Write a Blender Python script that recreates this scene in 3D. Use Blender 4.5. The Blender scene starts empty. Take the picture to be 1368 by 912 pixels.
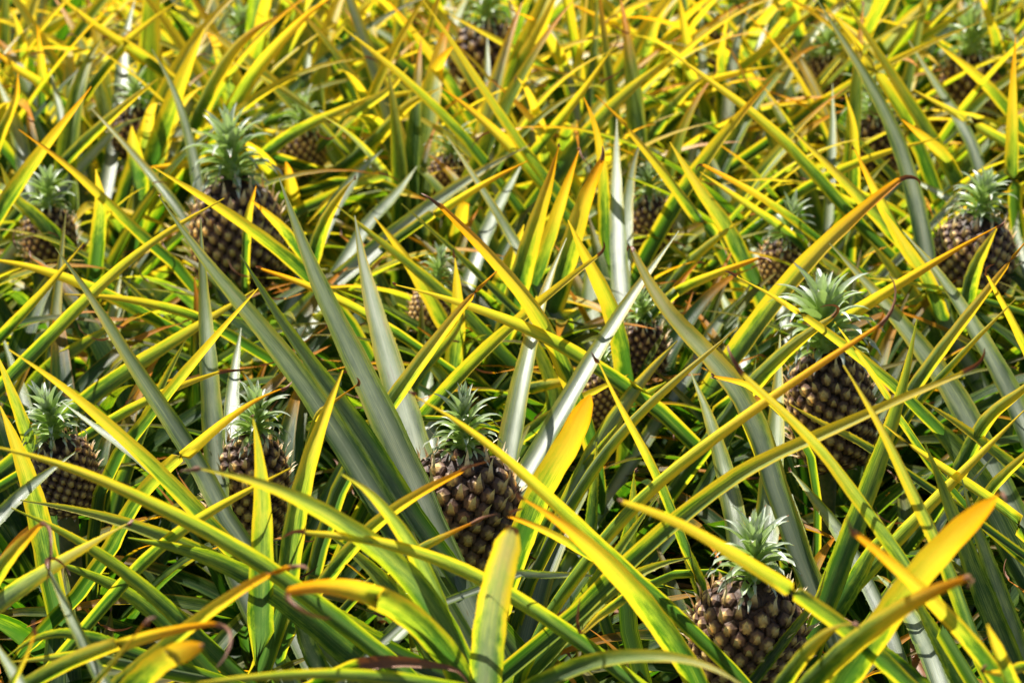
import bpy, math, random
from mathutils import Vector, Matrix, Quaternion
random.seed(7)
R = math.radians
C = bpy.context.scene.collection
sc = bpy.context.scene

# ------------------------------------------------------------------ camera
CH, PITCH, FPX = 1.78, R(22.0), 3175.0          # metres, pitch, focal length in photo pixels (1368 wide)
cam_d = bpy.data.cameras.new('camera')
cam = bpy.data.objects.new('camera', cam_d); C.objects.link(cam)
cam.location = (0, 0, CH); cam.rotation_euler = (R(90) - PITCH, 0, 0)
cam_d.sensor_width = 36; cam_d.lens = FPX * 36 / 1368
cam_d.clip_start = 0.05; cam_d.clip_end = 2000
cam_d.dof.use_dof = True; cam_d.dof.focus_distance = 2.66; cam_d.dof.aperture_fstop = 7.6
sc.camera = cam

# ------------------------------------------------------------------ light
SUN_EL, SUN_AZ = 53.0, -36.0                     # azimuth from +Y (behind the plants), minus = left
EXPOSURE = 0.97
w = bpy.data.worlds.new('World'); sc.world = w; w.use_nodes = True
nt = w.node_tree; bg = nt.nodes['Background']
sky = nt.nodes.new('ShaderNodeTexSky'); sky.sky_type = 'NISHITA'; sky.sun_disc = False
sky.sun_elevation = R(SUN_EL); sky.sun_rotation = R(SUN_AZ)
nt.links.new(sky.outputs[0], bg.inputs[0]); bg.inputs[1].default_value = 0.05
sd = bpy.data.lights.new('sun', 'SUN'); sd.energy = 5.0; sd.angle = R(0.53); sd.color = (1, .96, .88)
sun = bpy.data.objects.new('sun', sd); C.objects.link(sun)
Ldir = Vector((math.sin(R(SUN_AZ)) * math.cos(R(SUN_EL)), math.cos(R(SUN_AZ)) * math.cos(R(SUN_EL)), math.sin(R(SUN_EL))))
sun.rotation_euler = Ldir.to_track_quat('Z', 'Y').to_euler(); sun.location = Ldir * 20
sc.view_settings.view_transform = 'Standard'; sc.view_settings.look = 'None'
sc.view_settings.exposure = EXPOSURE; sc.view_settings.gamma = 1

# ------------------------------------------------------------------ projection helpers
FWD = Vector((0, math.cos(PITCH), -math.sin(PITCH))); UP = Vector((0, math.sin(PITCH), math.cos(PITCH))); RT = Vector((1, 0, 0))
CP = Vector((0, 0, CH))
def unproj(px, py, z): return CP + RT * ((px - 684) / FPX * z) + UP * (-(py - 456) / FPX * z) + FWD * z
def depth_at(py, h):
    k = (py - 456) / FPX * math.cos(PITCH) + math.sin(PITCH)
    return (CH - h) / k
def proj(p):
    d = p - CP; z = d.dot(FWD)
    if z < .05: return (-9999, -9999, z)
    return (684 + d.dot(RT) / z * FPX, 456 - d.dot(UP) / z * FPX, z)

# ------------------------------------------------------------------ node helper
class NT:
    def __init__(s, name):
        s.m = bpy.data.materials.new(name); s.m.use_nodes = True; s.t = s.m.node_tree
        s.t.nodes.clear(); s.out = s.t.nodes.new('ShaderNodeOutputMaterial')
    def n(s, typ, **kw):
        nd = s.t.nodes.new(typ)
        for k, v in kw.items(): setattr(nd, k, v)
        return nd
    def put(s, nd, i, v):
        if hasattr(v, 'is_linked') or isinstance(v, bpy.types.NodeSocket): s.t.links.new(v, nd.inputs[i])
        elif v is not None: nd.inputs[i].default_value = v
    def math(s, op, a, b=0.0, clamp=False):
        nd = s.n('ShaderNodeMath', operation=op, use_clamp=clamp); s.put(nd, 0, a); s.put(nd, 1, b); return nd.outputs[0]
    def mix(s, f, a, b):
        nd = s.n('ShaderNodeMix', data_type='RGBA'); s.put(nd, 0, f)
        s.put(nd, 6, a if not isinstance(a, tuple) else (*a, 1)); s.put(nd, 7, b if not isinstance(b, tuple) else (*b, 1)); return nd.outputs[2]
    def step(s, v, a, b, c=0.0, d=1.0):
        nd = s.n('ShaderNodeMapRange', interpolation_type='SMOOTHSTEP'); s.put(nd, 0, v)
        nd.inputs[1].default_value = a; nd.inputs[2].default_value = b; nd.inputs[3].default_value = c; nd.inputs[4].default_value = d
        return nd.outputs[0]
    def noise(s, vec, scale, detail=3, rough=.5):
        nd = s.n('ShaderNodeTexNoise'); s.put(nd, 'Vector', vec); nd.inputs['Scale'].default_value = scale
        nd.inputs['Detail'].default_value = detail; nd.inputs['Roughness'].default_value = rough; return nd.outputs[0]

# leaf: object colour carries  R yellowness, G silver bloom with painted sheen, B orange at the tip, A where the dry brown end begins
def leaf_material(name='pineapple_leaf'):
    T = NT(name)
    oi = T.n('ShaderNodeObjectInfo'); sep = T.n('ShaderNodeSeparateColor'); T.put(sep, 0, oi.outputs['Color'])
    yel, sil, org, bro = sep.outputs[0], sep.outputs[1], sep.outputs[2], oi.outputs['Alpha']; rnd = oi.outputs['Random']
    uv = T.n('ShaderNodeUVMap'); uv.uv_map = 'UVMap'; suv = T.n('ShaderNodeSeparateXYZ'); T.put(suv, 0, uv.outputs[0])
    u, v = suv.outputs[0], suv.outputs[1]
    edge = T.math('ABSOLUTE', T.math('SUBTRACT', T.math('MULTIPLY', u, 2.0), 1.0))
    geo = T.n('ShaderNodeNewGeometry'); tc = T.n('ShaderNodeTexCoord')
    pn = T.noise(geo.outputs['Position'], 9.0, 4)
    # long fibres
    cmb = T.n('ShaderNodeCombineXYZ'); T.put(cmb, 0, T.math('MULTIPLY', u, 52.0)); T.put(cmb, 1, T.math('MULTIPLY', v, 3.0)); T.put(cmb, 2, T.math('MULTIPLY', rnd, 50.0))
    fib = T.noise(cmb.outputs[0], 1.0, 3, .6)
    cm2 = T.n('ShaderNodeCombineXYZ'); T.put(cm2, 0, T.math('MULTIPLY', u, 4.5)); T.put(cm2, 1, T.math('MULTIPLY', v, 14.0)); T.put(cm2, 2, T.math('MULTIPLY', rnd, 90.0))
    blot = T.noise(cm2.outputs[0], 1.0, 4, .6)
    cm3 = T.n('ShaderNodeCombineXYZ'); T.put(cm3, 0, T.math('MULTIPLY', u, 9.0)); T.put(cm3, 1, T.math('MULTIPLY', v, 120.0)); T.put(cm3, 2, T.math('MULTIPLY', rnd, 70.0))
    spk = T.noise(cm3.outputs[0], 1.0, 2, .5)
    vy = T.step(v, .22, .84)
    yy = T.math('ADD', T.math('MULTIPLY', vy, T.math('ADD', T.math('MULTIPLY', yel, 1.05), .03)), T.math('MULTIPLY', T.step(T.math('ADD', edge, T.math('MULTIPLY', T.math('SUBTRACT', blot, .5), .5)), .42, 1.05), T.math('ADD', T.math('MULTIPLY', yel, .85), .06)))
    yy = T.math('ADD', yy, T.math('MULTIPLY', T.math('SUBTRACT', blot, .5), .75))
    yy = T.math('ADD', yy, T.math('MULTIPLY', T.math('SUBTRACT', fib, .5), .85))
    yy = T.math('ADD', yy, T.math('MULTIPLY', T.math('SUBTRACT', pn, .5), .3), True)
    col = T.mix(T.step(yy, .0, .36), (.02, .064, .010), (.19, .29, .03))  # leaf green, deepened towards the base to paint in canopy shade
    col = T.mix(T.step(yy, .35, .78), col, (.56, .55, .03))
    col = T.mix(T.step(yy, .70, 1.0), col, (.84, .62, .03))
    # silver bloom and painted sky sheen on the flat of the blade, streaky
    sb = T.math('MULTIPLY', sil, T.step(T.math('ADD', edge, T.math('MULTIPLY', T.math('SUBTRACT', fib, .5), 1.1)), .90, .15))
    sb = T.math('MULTIPLY', sb, T.math('ADD', T.math('MULTIPLY', blot, .7), .45), True)
    col = T.mix(sb, col, (.56, .62, .46))
    smg = T.math('MULTIPLY', T.math('MULTIPLY', T.step(blot, .52, .75), T.step(fib, .42, .55)), T.math('MULTIPLY', sil, .7))
    col = T.mix(smg, col, (.19, .12, .11))
    col = T.mix(T.math('MULTIPLY', T.step(fib, .50, .66), T.math('ADD', T.math('MULTIPLY', sil, .35), .10)), col, (.74, .74, .56))
    # orange then dead brown
    of = T.math('MULTIPLY', T.step(T.math('ADD', v, T.math('MULTIPLY', T.math('SUBTRACT', blot, .5), .15)), .62, .90), org)
    of = T.math('ADD', of, T.math('MULTIPLY', T.math('MULTIPLY', T.step(edge, .85, 1.0), T.step(v, .4, .8)), T.math('MULTIPLY', org, .5)), True)
    col = T.mix(of, col, (.80, .27, .006))
    bv = T.math('SUBTRACT', T.math('ADD', v, T.math('MULTIPLY', T.math('SUBTRACT', blot, .5), .06)), bro)
    bf = T.step(bv, -.012, .012)
    brown = T.mix(fib, (.14, .045, .02), (.42, .22, .13))
    col = T.mix(bf, col, brown)
    sp = T.math('MULTIPLY', T.step(spk, .72, .78), .55)      # small blemishes
    col = T.mix(sp, col, (.22, .11, .03))
    # light that comes through is purer and yellower than what is reflected
    tr = T.mix(T.step(yy, .0, .5), (.045, .16, .003), (.46, .60, .012))
    tr = T.mix(T.step(yy, .30, .8), tr, (.86, .63, .018))
    tr = T.mix(of, tr, (.98, .42, .004))
    tr = T.mix(T.math('MULTIPLY', sb, .8), tr, (.42, .45, .25))
    tr = T.mix(bf, tr, (.20, .06, .012))
    fb = T.math('ADD', T.math('MULTIPLY', fib, .5), .75)
    vm = T.n('ShaderNodeVectorMath', operation='SCALE'); T.put(vm, 0, tr); T.put(vm, 3, fb)
    bump = T.n('ShaderNodeBump'); bump.inputs['Strength'].default_value = .35; bump.inputs['Distance'].default_value = .0012
    T.put(bump, 'Height', T.math('ADD', fib, T.math('MULTIPLY', spk, .25)))
    p = T.n('ShaderNodeBsdfPrincipled'); T.put(p, 'Base Color', col); T.put(p, 'Normal', bump.outputs[0])
    T.put(p, 'Roughness', T.math('ADD', T.math('MULTIPLY', blot, .25), .26))
    T.put(p, 'Specular IOR Level', T.math('ADD', T.math('MULTIPLY', sil, .6), .22))
    t = T.n('ShaderNodeBsdfTranslucent'); T.put(t, 'Color', vm.outputs[0]); T.put(t, 'Normal', bump.outputs[0])
    mx = T.n('ShaderNodeMixShader'); T.put(mx, 0, T.math('SUBTRACT', T.math('SUBTRACT', .57, T.math('MULTIPLY', sb, .22)), T.math('MULTIPLY', bf, .35), True))
    T.t.links.new(p.outputs[0], mx.inputs[1]); T.t.links.new(t.outputs[0], mx.inputs[2]); T.t.links.new(mx.outputs[0], T.out.inputs[0])
    return T.m

def crown_material():
    T = NT('crown_leaf'); uv = T.n('ShaderNodeUVMap'); uv.uv_map = 'UVMap'; s = T.n('ShaderNodeSeparateXYZ'); T.put(s, 0, uv.outputs[0])
    oi = T.n('ShaderNodeObjectInfo'); geo = T.n('ShaderNodeNewGeometry')
    pn = T.noise(geo.outputs['Position'], 130, 3)
    col = T.mix(T.step(s.outputs[1], .1, .75), (.32, .46, .07), (.30, .40, .16))
    f = T.math('ADD', T.math('MULTIPLY', T.step(s.outputs[1], .3, .95), .75), T.math('MULTIPLY', T.math('SUBTRACT', pn, .5), .7), True)
    col = T.mix(f, col, (.86, .88, .80))
    col = T.mix(T.step(s.outputs[1], .93, .99), col, (.45, .20, .10))
    p = T.n('ShaderNodeBsdfPrincipled'); T.put(p, 'Base Color', col); p.inputs['Roughness'].default_value = .34; p.inputs['Specular IOR Level'].default_value = .65
    t = T.n('ShaderNodeBsdfTranslucent'); t.inputs[0].default_value = (.42, .62, .12, 1)
    mx = T.n('ShaderNodeMixShader'); mx.inputs[0].default_value = .22
    T.t.links.new(p.outputs[0], mx.inputs[1]); T.t.links.new(t.outputs[0], mx.inputs[2]); T.t.links.new(mx.outputs[0], T.out.inputs[0])
    return T.m

def fruit_material():   # uv.x distance from the eye's centre, uv.y height on the bract
    T = NT('pineapple_rind'); uv = T.n('ShaderNodeUVMap'); uv.uv_map = 'UVMap'; s = T.n('ShaderNodeSeparateXYZ'); T.put(s, 0, uv.outputs[0])
    geo = T.n('ShaderNodeNewGeometry'); oi = T.n('ShaderNodeObjectInfo')
    pn = T.noise(geo.outputs['Position'], 260, 4, .65); p2 = T.noise(geo.outputs['Position'], 55, 3)
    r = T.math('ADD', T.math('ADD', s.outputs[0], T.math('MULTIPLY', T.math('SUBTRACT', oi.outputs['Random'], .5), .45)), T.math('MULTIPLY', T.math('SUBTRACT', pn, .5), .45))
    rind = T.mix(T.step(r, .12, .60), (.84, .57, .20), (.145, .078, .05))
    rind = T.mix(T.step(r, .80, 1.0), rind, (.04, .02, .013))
    rind = T.mix(T.math('MULTIPLY', T.step(p2, .5, .7), .25), rind, (.32, .22, .13))
    brc = T.mix(T.step(s.outputs[1], .2, .9), (.66, .44, .18), (.92, .76, .48))
    brc = T.mix(T.math('MULTIPLY', T.step(pn, .5, .7), .5), brc, (.32, .10, .05))
    col = T.mix(T.step(s.outputs[1], .03, .30), rind, brc)
    bump = T.n('ShaderNodeBump'); bump.inputs['Strength'].default_value = .6; bump.inputs['Distance'].default_value = .0015; T.put(bump, 'Height', pn)
    p = T.n('ShaderNodeBsdfPrincipled'); T.put(p, 'Base Color', col); p.inputs['Roughness'].default_value = .5; p.inputs['Specular IOR Level'].default_value = .25; T.put(p, 'Normal', bump.outputs[0])
    T.t.links.new(p.outputs[0], T.out.inputs[0]); return T.m

def simple(name, c1, c2, scale, rough=.8, bump=.5, dist=.01):
    T = NT(name); geo = T.n('ShaderNodeNewGeometry'); n = T.noise(geo.outputs['Position'], scale, 6, .6)
    bp = T.n('ShaderNodeBump'); bp.inputs['Strength'].default_value = bump; bp.inputs['Distance'].default_value = dist; T.put(bp, 'Height', n)
    p = T.n('ShaderNodeBsdfPrincipled'); T.put(p, 'Base Color', T.mix(T.step(n, .35, .65), c1, c2)); p.inputs['Roughness'].default_value = rough; T.put(p, 'Normal', bp.outputs[0])
    T.t.links.new(p.outputs[0], T.out.inputs[0]); return T.m

M_LEAF, M_CROWN, M_FRUIT = leaf_material(), crown_material(), fruit_material()
M_SOIL = simple('soil', (.035, .022, .014), (.085, .055, .035), 14, .95, .8, .02)
M_STEM = simple('stem', (.09, .12, .04), (.20, .18, .07), 60)

# ------------------------------------------------------------------ mesh helpers
def mesh(name, vs, fs, mat, uvs=None, smooth=True):
    me = bpy.data.meshes.new(name); me.from_pydata([tuple(v) for v in vs], [], fs)
    if uvs:
        ul = me.uv_layers.new(name='UVMap'); dat = []
        for f in fs:
            for i in f: dat += uvs[i]
        ul.data.foreach_set('uv', dat)
    me.polygons.foreach_set('use_smooth', [smooth] * len(fs)); me.materials.append(mat); me.update(); return me
def link(name, me, parent=None, mtx=None, color=None):
    o = bpy.data.objects.new(name, me); C.objects.link(o)
    if parent: o.parent = parent
    if mtx is not None: o.matrix_local = mtx
    if color: o.color = color
    return o

def catmull(pts, n):
    """resample a polyline (any tuples of floats) smoothly, uniformly by length"""
    P = [Vector(p) for p in pts]
    if len(P) == 2: P = [P[0], (P[0] + P[1]) / 2, P[1]]
    Q = [P[0] * 2 - P[1]] + P + [P[-1] * 2 - P[-2]]
    dense = []
    for i in range(1, len(Q) - 2):
        a, b, c, d = Q[i-1], Q[i], Q[i+1], Q[i+2]
        for k in range(10):
            t = k / 10
            dense.append(.5 * ((2*b) + (c-a)*t + (2*a-5*b+4*c-d)*t*t + (3*b-a-3*c+d)*t*t*t))
    dense.append(P[-1])
    L = [0]
    for i in range(1, len(dense)): L.append(L[-1] + (dense[i] - dense[i-1]).length)
    out = []; j = 0
    for k in range(n):
        s = L[-1] * k / (n - 1)
        while j < len(L) - 2 and L[j+1] < s: j += 1
        f = (s - L[j]) / max(1e-9, L[j+1] - L[j]); out.append(dense[j].lerp(dense[j+1], min(1, f)))
    return out, L[-1]

def blade(pts, ws, ns, vv, gutter, teeth=False, rng=random):
    """a leaf blade: centre line pts, widths ws, upper-side normals ns, v coordinates vv, gutter depth per ring"""
    US = (-1, -.8, -.42, 0, .42, .8, 1); vs = []; uvs = []; fs = []; n = len(pts); ph = rng.random() * 9
    for i in range(n):
        T = (pts[min(i+1, n-1)] - pts[max(i-1, 0)]).normalized()
        N = ns[i]; N = (N - T * N.dot(T)); N = N.normalized() if N.length > 1e-5 else Vector((0, 0, 1))
        B = T.cross(N).normalized(); w = ws[i] * .5
        wob = 1 + .035 * math.sin(i * 1.7 + ph)
        for u in US:
            g = gutter[i] * w * (abs(u) ** 1.35)
            rip = .03 * w * math.sin(i * 1.1 + ph + u * 2) * abs(u)
            vs.append(pts[i] + B * (u * w * wob * math.sqrt(max(.2, 1 - (gutter[i] * .55) ** 2))) + N * (g + rip)); uvs.append(((u + 1) / 2, vv[i]))
    m = len(US)
    for i in range(n - 1):
        for j in range(m - 1):
            a = i * m + j; fs.append((a, a + 1, a + m + 1, a + m))
    if teeth:
        for side in (0, m - 1):
            for i in range(1, n - 3):
                a, b = vs[i*m+side], vs[(i+1)*m+side]; inn = vs[i*m + (1 if side == 0 else m-2)]
                out_ = (a - inn).normalized(); seg = (b - a); k = max(1, int(seg.length / .015)); tl = .0009
                for q in range(k):
                    f = (q + .3 * rng.random()) / k; p0 = a + seg * f; p1 = p0 + seg.normalized() * .0032; p2 = p0 + seg.normalized() * .0048 + out_ * tl
                    bi = len(vs); vs += [p0 - out_ * .0003, p1 - out_ * .0003, p2]; uvs += [(uvs[i*m+side][0], vv[i])] * 3; fs.append((bi, bi+1, bi+2))
    return vs, fs, uvs

def add_curl(pts, ws, ns, vv, gut, rng, length=None, strength=1.0):
    """a dead, thin, curling end"""
    T = (pts[-1] - pts[-2]).normalized(); N = ns[-1].copy(); N = (N - T * N.dot(T)).normalized(); p = pts[-1].copy()
    L = length or rng.uniform(.03, .07); k = 7; L *= .8; w0 = max(ws[-1], .0065); ax = (T.cross(N) + N * rng.uniform(-1, 1)).normalized(); bend = rng.choice((-1, 1)) * rng.uniform(.10, .32) * strength
    for i in range(1, k + 1):
        q = Quaternion(ax, bend * (.4 + i / k)); T = q @ T; N = q @ N
        N = Quaternion(T, rng.uniform(.05, .3)) @ N
        p = p + T * (L / k); pts.append(p.copy()); ws.append(w0 * (1 - i / (k + .2)) ** .6); ns.append(N.copy()); vv.append(.9 + .1 * i / k); gut.append(1.1)

# ------------------------------------------------------------------ ground
vs = []; fs = []; xs = [-300, -60, -12] + [x * .25 for x in range(-16, 17)] + [12, 60, 300]; ys = [-200, -20] + [y * .25 for y in range(-2, 45)] + [30, 120, 500]
for y in ys:
    for x in xs:
        near = abs(x) < 5 and -1 < y < 12
        vs.append((x, y, random.uniform(-.025, .025) if near else 0))
for j in range(len(ys) - 1):
    for i in range(len(xs) - 1):
        a = j * len(xs) + i; fs.append((a, a + 1, a + 1 + len(xs), a + len(xs)))
g = link('ground', mesh('ground', vs, fs, M_SOIL)); g['kind'] = 'structure'

# ------------------------------------------------------------------ plants that carry the fruits seen in the photo
# px, py of fruit centre, width px, height px, crown width px, crown height px, tilt(deg, + = right), eyes as objects, label, short
FR = [
 (616,690,152,186,100, 92, 3,1,'pineapple plant whose large brown fruit shows whole at the centre of the foreground','the large central fruit'),
 (1000,850,146,168,108,108, 2,1,'pineapple plant with dark spiky fruit cut by the bottom edge, right of centre','the fruit at the bottom right'),
 (332,650,100,146, 82, 82, 8,1,'pineapple plant with small reddish fruit half hidden by two upright yellow leaves, left','the fruit behind the two upright yellow leaves'),
 (86,630, 84,104, 84, 74,-6,1,'pineapple plant with small fruit and pale crown at the far left of the foreground','the small fruit at the left edge'),
 (1110,542,108,156,136,106,-9,1,'pineapple plant with dark fruit and wide silvery crown crossed by long yellow leaves, right','the wide silvery crown on the right'),
 (316,310,116,140,112, 98, 0,1,'pineapple plant with large fruit under tall pale crown in the upper left','the tall crown in the upper left'),
 (1300,342,104,108, 82, 66, 3,1,'pineapple plant with knobbly tan fruit and small crown near the right edge','the knobbly fruit near the right edge'),
 (66,316, 70, 78, 72, 60, 8,0,'pineapple plant with blurred fruit under small white crown at the left edge, mid field','the small white crown at the left'),
 (650,84, 96,110, 74, 70, 2,0,'pineapple plant with blurred dark fruit near the top edge, just left of centre','the blurred fruit at the top centre'),
 (802,528, 52, 74, 44, 40, 0,0,'pineapple plant with little dark fruit glimpsed behind the upright orange leaf','the little fruit behind the orange leaf'),
 (860,466, 60, 78, 66, 56, 4,0,'pineapple plant with small fruit and white curly crown right of centre','the white curly crown right of centre'),
 (578,412, 60, 62, 62, 60, 4,0,'pineapple plant with small dark fruit deep between leaves above the central fruit','the small fruit above the centre'),
 (1046,348, 62, 66, 74, 66, 2,0,'pineapple plant with small purplish fruit peeping between yellow leaves, right of centre','the purplish fruit right of centre'),
 (1166,196, 66, 84, 78, 76,-4,0,'pineapple plant with blurred green crown under long green leaves in the upper right','the green crown in the upper right'),
 (1296,116, 84, 84, 92, 72, 0,0,'pineapple plant with blurred fruit and silvery crown near the top right corner','the blurred crown near the top right corner'),
 (182,176, 66, 66, 62, 50, 0,0,'pineapple plant with blurred brown fruit left of the tall upper left crown','the blurred brown fruit in the upper left'),
 (402,202, 66, 60, 72, 50, 0,0,'pineapple plant with blurred brown fruit right behind the tall upper left crown','the blurred fruit behind the tall crown'),
 (322, 82, 62, 60, 62, 54, 0,0,'pineapple plant with blurred white crown near the top edge, left of centre','the blurred white crown at the top left'),
 (948, 62, 58, 66, 58, 56, 0,0,'pineapple plant with blurred fruit near the top edge, right of centre','the blurred fruit at the top right of centre'),
 (1102,102, 56, 52, 66, 42, 0,0,'pineapple plant with small blurred white crown between far yellow leaves, top right','the small blurred crown at the top right'),
 (868,296, 60, 70, 58, 50, 0,0,'pineapple plant with brown fruit in the shade right of the tall silver leaf','the shaded brown fruit right of centre'),
 (598,236, 56, 56, 58, 46, 0,0,'pineapple plant with blurred fruit between crossing yellow leaves above centre','the blurred fruit above centre'),
]
plants = []     # dict(loc, root, label, ...)
def new_plant(x, y, fruit=None):
    r = bpy.data.objects.new('pineapple_plant', None); C.objects.link(r); r.location = (x, y, 0); r.empty_display_size = .1
    r.rotation_euler = (0, 0, 0)
    d = dict(x=x, y=y, root=r, fruit=fruit, loc=Vector((x, y, 0)), traced=0); plants.append(d); return d
FH = .55
zone = []       # (x0,y0,x1,y1,depth): nothing grown by rule may cover these
for f in FR:
    px, py, fw, fh = f[:4]; z = depth_at(py, FH if f[7] else .51); c = unproj(px, py, z)
    d = new_plant(c.x, c.y + .02, f); d['c'] = c; d['z'] = z; d['s'] = FPX / z
    if f[7]:
        low = {616: .42, 1000: .42, 316: .36, 1110: .28, 1300: -.15}.get(px, .1)
        zone.append((px - fw*.44, py - fh*.5 - f[5]*.85, px + fw*.44, py + fh*low, z))
    elif px in (66, 650, 860, 1166, 1296, 322, 1102):
        zone.append((px - fw*.28, py - fh*.5 - f[5]*.8, px + fw*.28, py - fh*.4, z))

# ------------------------------------------------------------------ leaves traced from the photo
# (type, width px, start height m, lean m, options, points from base to tip in photo pixels)
S_ = []
def lf(typ, w, h, lean, pts, **k): S_.append((typ, w, h, lean, pts, k))
F4, F3, F2, F1 = .64, .54, .44, .34
# --- foreground, bottom centre
lf('G',46,F4+.06,-.10,[(648,905),(655,830),(668,765),(686,703)],yt=.75,sil=.75,blunt=1,br=.868)
lf('O',38,F4-.04,-.06,[(690,735),(722,655),(760,590),(789,527)],blunt=.4)
lf('O',38,F4,-.12,[(928,895),(908,860),(860,795),(809,744),(758,703),(724,679),(701,667)],dry=.02)
lf('O',15,F4+.02,-.10,[(815,760),(778,737),(744,715),(710,699),(683,690)],dry=.03)
lf('Y',34,F4,-.10,[(614,880),(597,819),(580,771),(549,720),(518,682),(488,644),(457,633)],gb=1)
lf('Y',38,F4+.02,-.12,[(621,895),(597,836),(563,781),(525,747),(485,716),(450,690),(383,655),(328,634),(270,626)],gb=1,dry=.025)
lf('Y',26,F4+.02,-.05,[(803,880),(778,860),(741,833),(690,798),(648,775),(614,757),(563,737),(512,723),(460,714),(410,711)],gb=.6,dry=.03)
lf('O',26,F4+.08,-.05,[(150,925),(219,867),(274,822),(325,785),(359,764),(386,756)],dry=.04)
lf('O',44,F4+.06,-.14,[(622,915),(594,870),(566,836),(529,805),(484,786),(450,784),(412,781),(385,790)],gb=1,dry=.09)
lf('B',24,F4+.1,-.02,[(420,915),(450,900),(485,887),(530,884),(575,888),(612,896),(626,915)],br=.42)
lf('Y',30,F4+.1,-.03,[(700,930),(745,900),(790,883),(840,876),(888,875),(930,882),(965,895),(992,915)],gb=.5)
lf('O',25,F4-.02,-.02,[(730,815),(760,770),(809,705),(860,652),(910,610),(1023,531),(1105,477),(1166,439)],dry=.075,stripe=1)
lf('Y',30,F4,-.02,[(775,820),(820,775),(860,735),(908,695),(942,670),(976,640),(1027,610),(1095,586),(1163,552),(1231,521),(1282,501)],dry=.055)
lf('Y',25,F4+.08,-.08,[(1216,915),(1168,867),(1130,840),(1096,812),(1028,768),(959,726),(910,698),(877,682),(832,670)],dry=.03)
lf('O',22,F4,-.05,[(430,780),(465,735),(491,706),(532,675),(570,651),(614,631)],dry=.045)
lf('O',15,F4,-.05,[(520,757),(545,740),(563,730),(607,708),(626,700)],dry=.045)
lf('G',18,F3,0,[(788,720),(790,680),(795,630),(797,590)],yt=.4)
lf('G',27,F3,0,[(833,765),(836,730),(843,690),(847,632)],yt=.5,dry=.012)
lf('W',12,F4+.03,-.02,[(694,766),(730,768),(770,768),(806,769)])
lf('Y',17,F4+.02,-.04,[(842,790),(826,802),(800,822),(778,845)],dry=.09)
lf('G',32,F3,0,[(690,912),(748,853),(792,805),(843,764),(888,748),(925,744)],yt=.4)
lf('G',26,F3,0,[(720,900),(760,830),(800,770),(845,710),(880,660)],yt=.4)
lf('G',18,F2,.02,[(695,760),(740,680),(790,610),(835,555)],yt=.4)
lf('Y',25,F4+.02,-.08,[(900,815),(860,780),(809,737),(758,686),(710,644),(668,603),(627,575),(586,545),(555,530)],dry=.012)
lf('G',34,F3,.0,[(560,900),(520,870),(480,840),(452,815),(425,800)],yt=.2)
lf('G',36,F3,.02,[(600,900),(560,830),(520,780),(475,735),(440,715)],yt=.3)
# --- bottom right
lf('O',42,F4+.08,-.10,[(1125,912),(1168,850),(1205,795),(1240,752),(1280,712),(1308,683),(1332,662)],blunt=.5,dry=.02)
lf('O',34,F4+.12,-.10,[(1075,915),(1113,873),(1161,839),(1209,805),(1250,785),(1285,774)],dry=.045)
lf('Y',26,F4+.1,-.08,[(1040,915),(1069,870),(1100,843),(1127,829),(1136,833)],dry=.012)
lf('O',26,F4+.1,-.10,[(1345,925),(1332,901),(1291,846),(1250,805),(1209,768),(1175,737),(1148,716)],dry=.03)
lf('Y',26,F4,-.05,[(1262,840),(1246,800),(1216,754),(1171,692),(1130,644),(1112,606),(1058,558),(1024,528),(996,502)],dry=.05,dull=1)
lf('Y',28,F4-.02,-.04,[(1318,885),(1303,845),(1283,795),(1268,745),(1243,696),(1216,652),(1197,602),(1173,558),(1146,518),(1127,487)],dull=1)
lf('S',27,F3,.04,[(1150,750),(1120,703),(1086,662),(1058,630)],dry=.01)
lf('G',34,F3+.04,.0,[(1105,800),(1130,725),(1160,655),(1187,575),(1207,518),(1216,470),(1225,426)],yt=.5)
lf('Y',27,F3,.02,[(1113,805),(1168,747),(1216,696),(1267,644),(1315,600),(1368,548)],stripe=1)
lf('W',19,F3-.03,.02,[(1188,791),(1236,737),(1264,685),(1329,607)])
lf('S',38,F3-.04,.05,[(992,780),(987,737),(980,685),(966,617),(955,579),(942,538),(923,497)])
lf('S',42,F3-.02,.06,[(1010,780),(1015,740),(1025,670),(1036,600),(1040,520),(1042,447)],yt=.6)
lf('W',30,F2,.05,[(1092,800),(1080,760),(1068,710),(1058,660)])
lf('G',36,F3,.03,[(1360,905),(1318,805),(1284,713),(1250,624),(1235,590)])
lf('G',30,F3,.03,[(1372,900),(1335,790),(1300,690),(1285,640)],sil=.4)
lf('Y',22,F3+.04,-.02,[(1400,735),(1368,703),(1318,665),(1267,631),(1212,595),(1182,567)])
lf('G',22,F3+.02,0,[(1400,660),(1368,640),(1316,590),(1275,562),(1233,535)],yt=.8)
lf('Y',25,F4+.14,-.05,[(1356,930),(1345,905),(1332,867),(1319,834)])
lf('G',22,F3,0,[(945,810),(940,790),(925,750),(908,715),(895,690)],yt=.4)
lf('G',28,F3+.02,0,[(1292,925),(1262,870),(1232,815),(1215,780)],yt=.3)
lf('G',26,F4,0,[(1240,925),(1200,888),(1160,855),(1130,835)],yt=.2)
lf('G',36,F3,0,[(1100,830),(1140,770),(1165,730),(1200,690)],yt=.2)
lf('O',16,F4+.1,-.05,[(1380,900),(1366,890),(1340,898),(1310,896)],dry=.02)
lf('G',17,F3,0,[(1010,905),(1060,840),(1090,800),(1103,762)],yt=.5)
lf('S',30,F3,.03,[(1245,880),(1220,830),(1195,790),(1172,768)],yt=.3)
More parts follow.
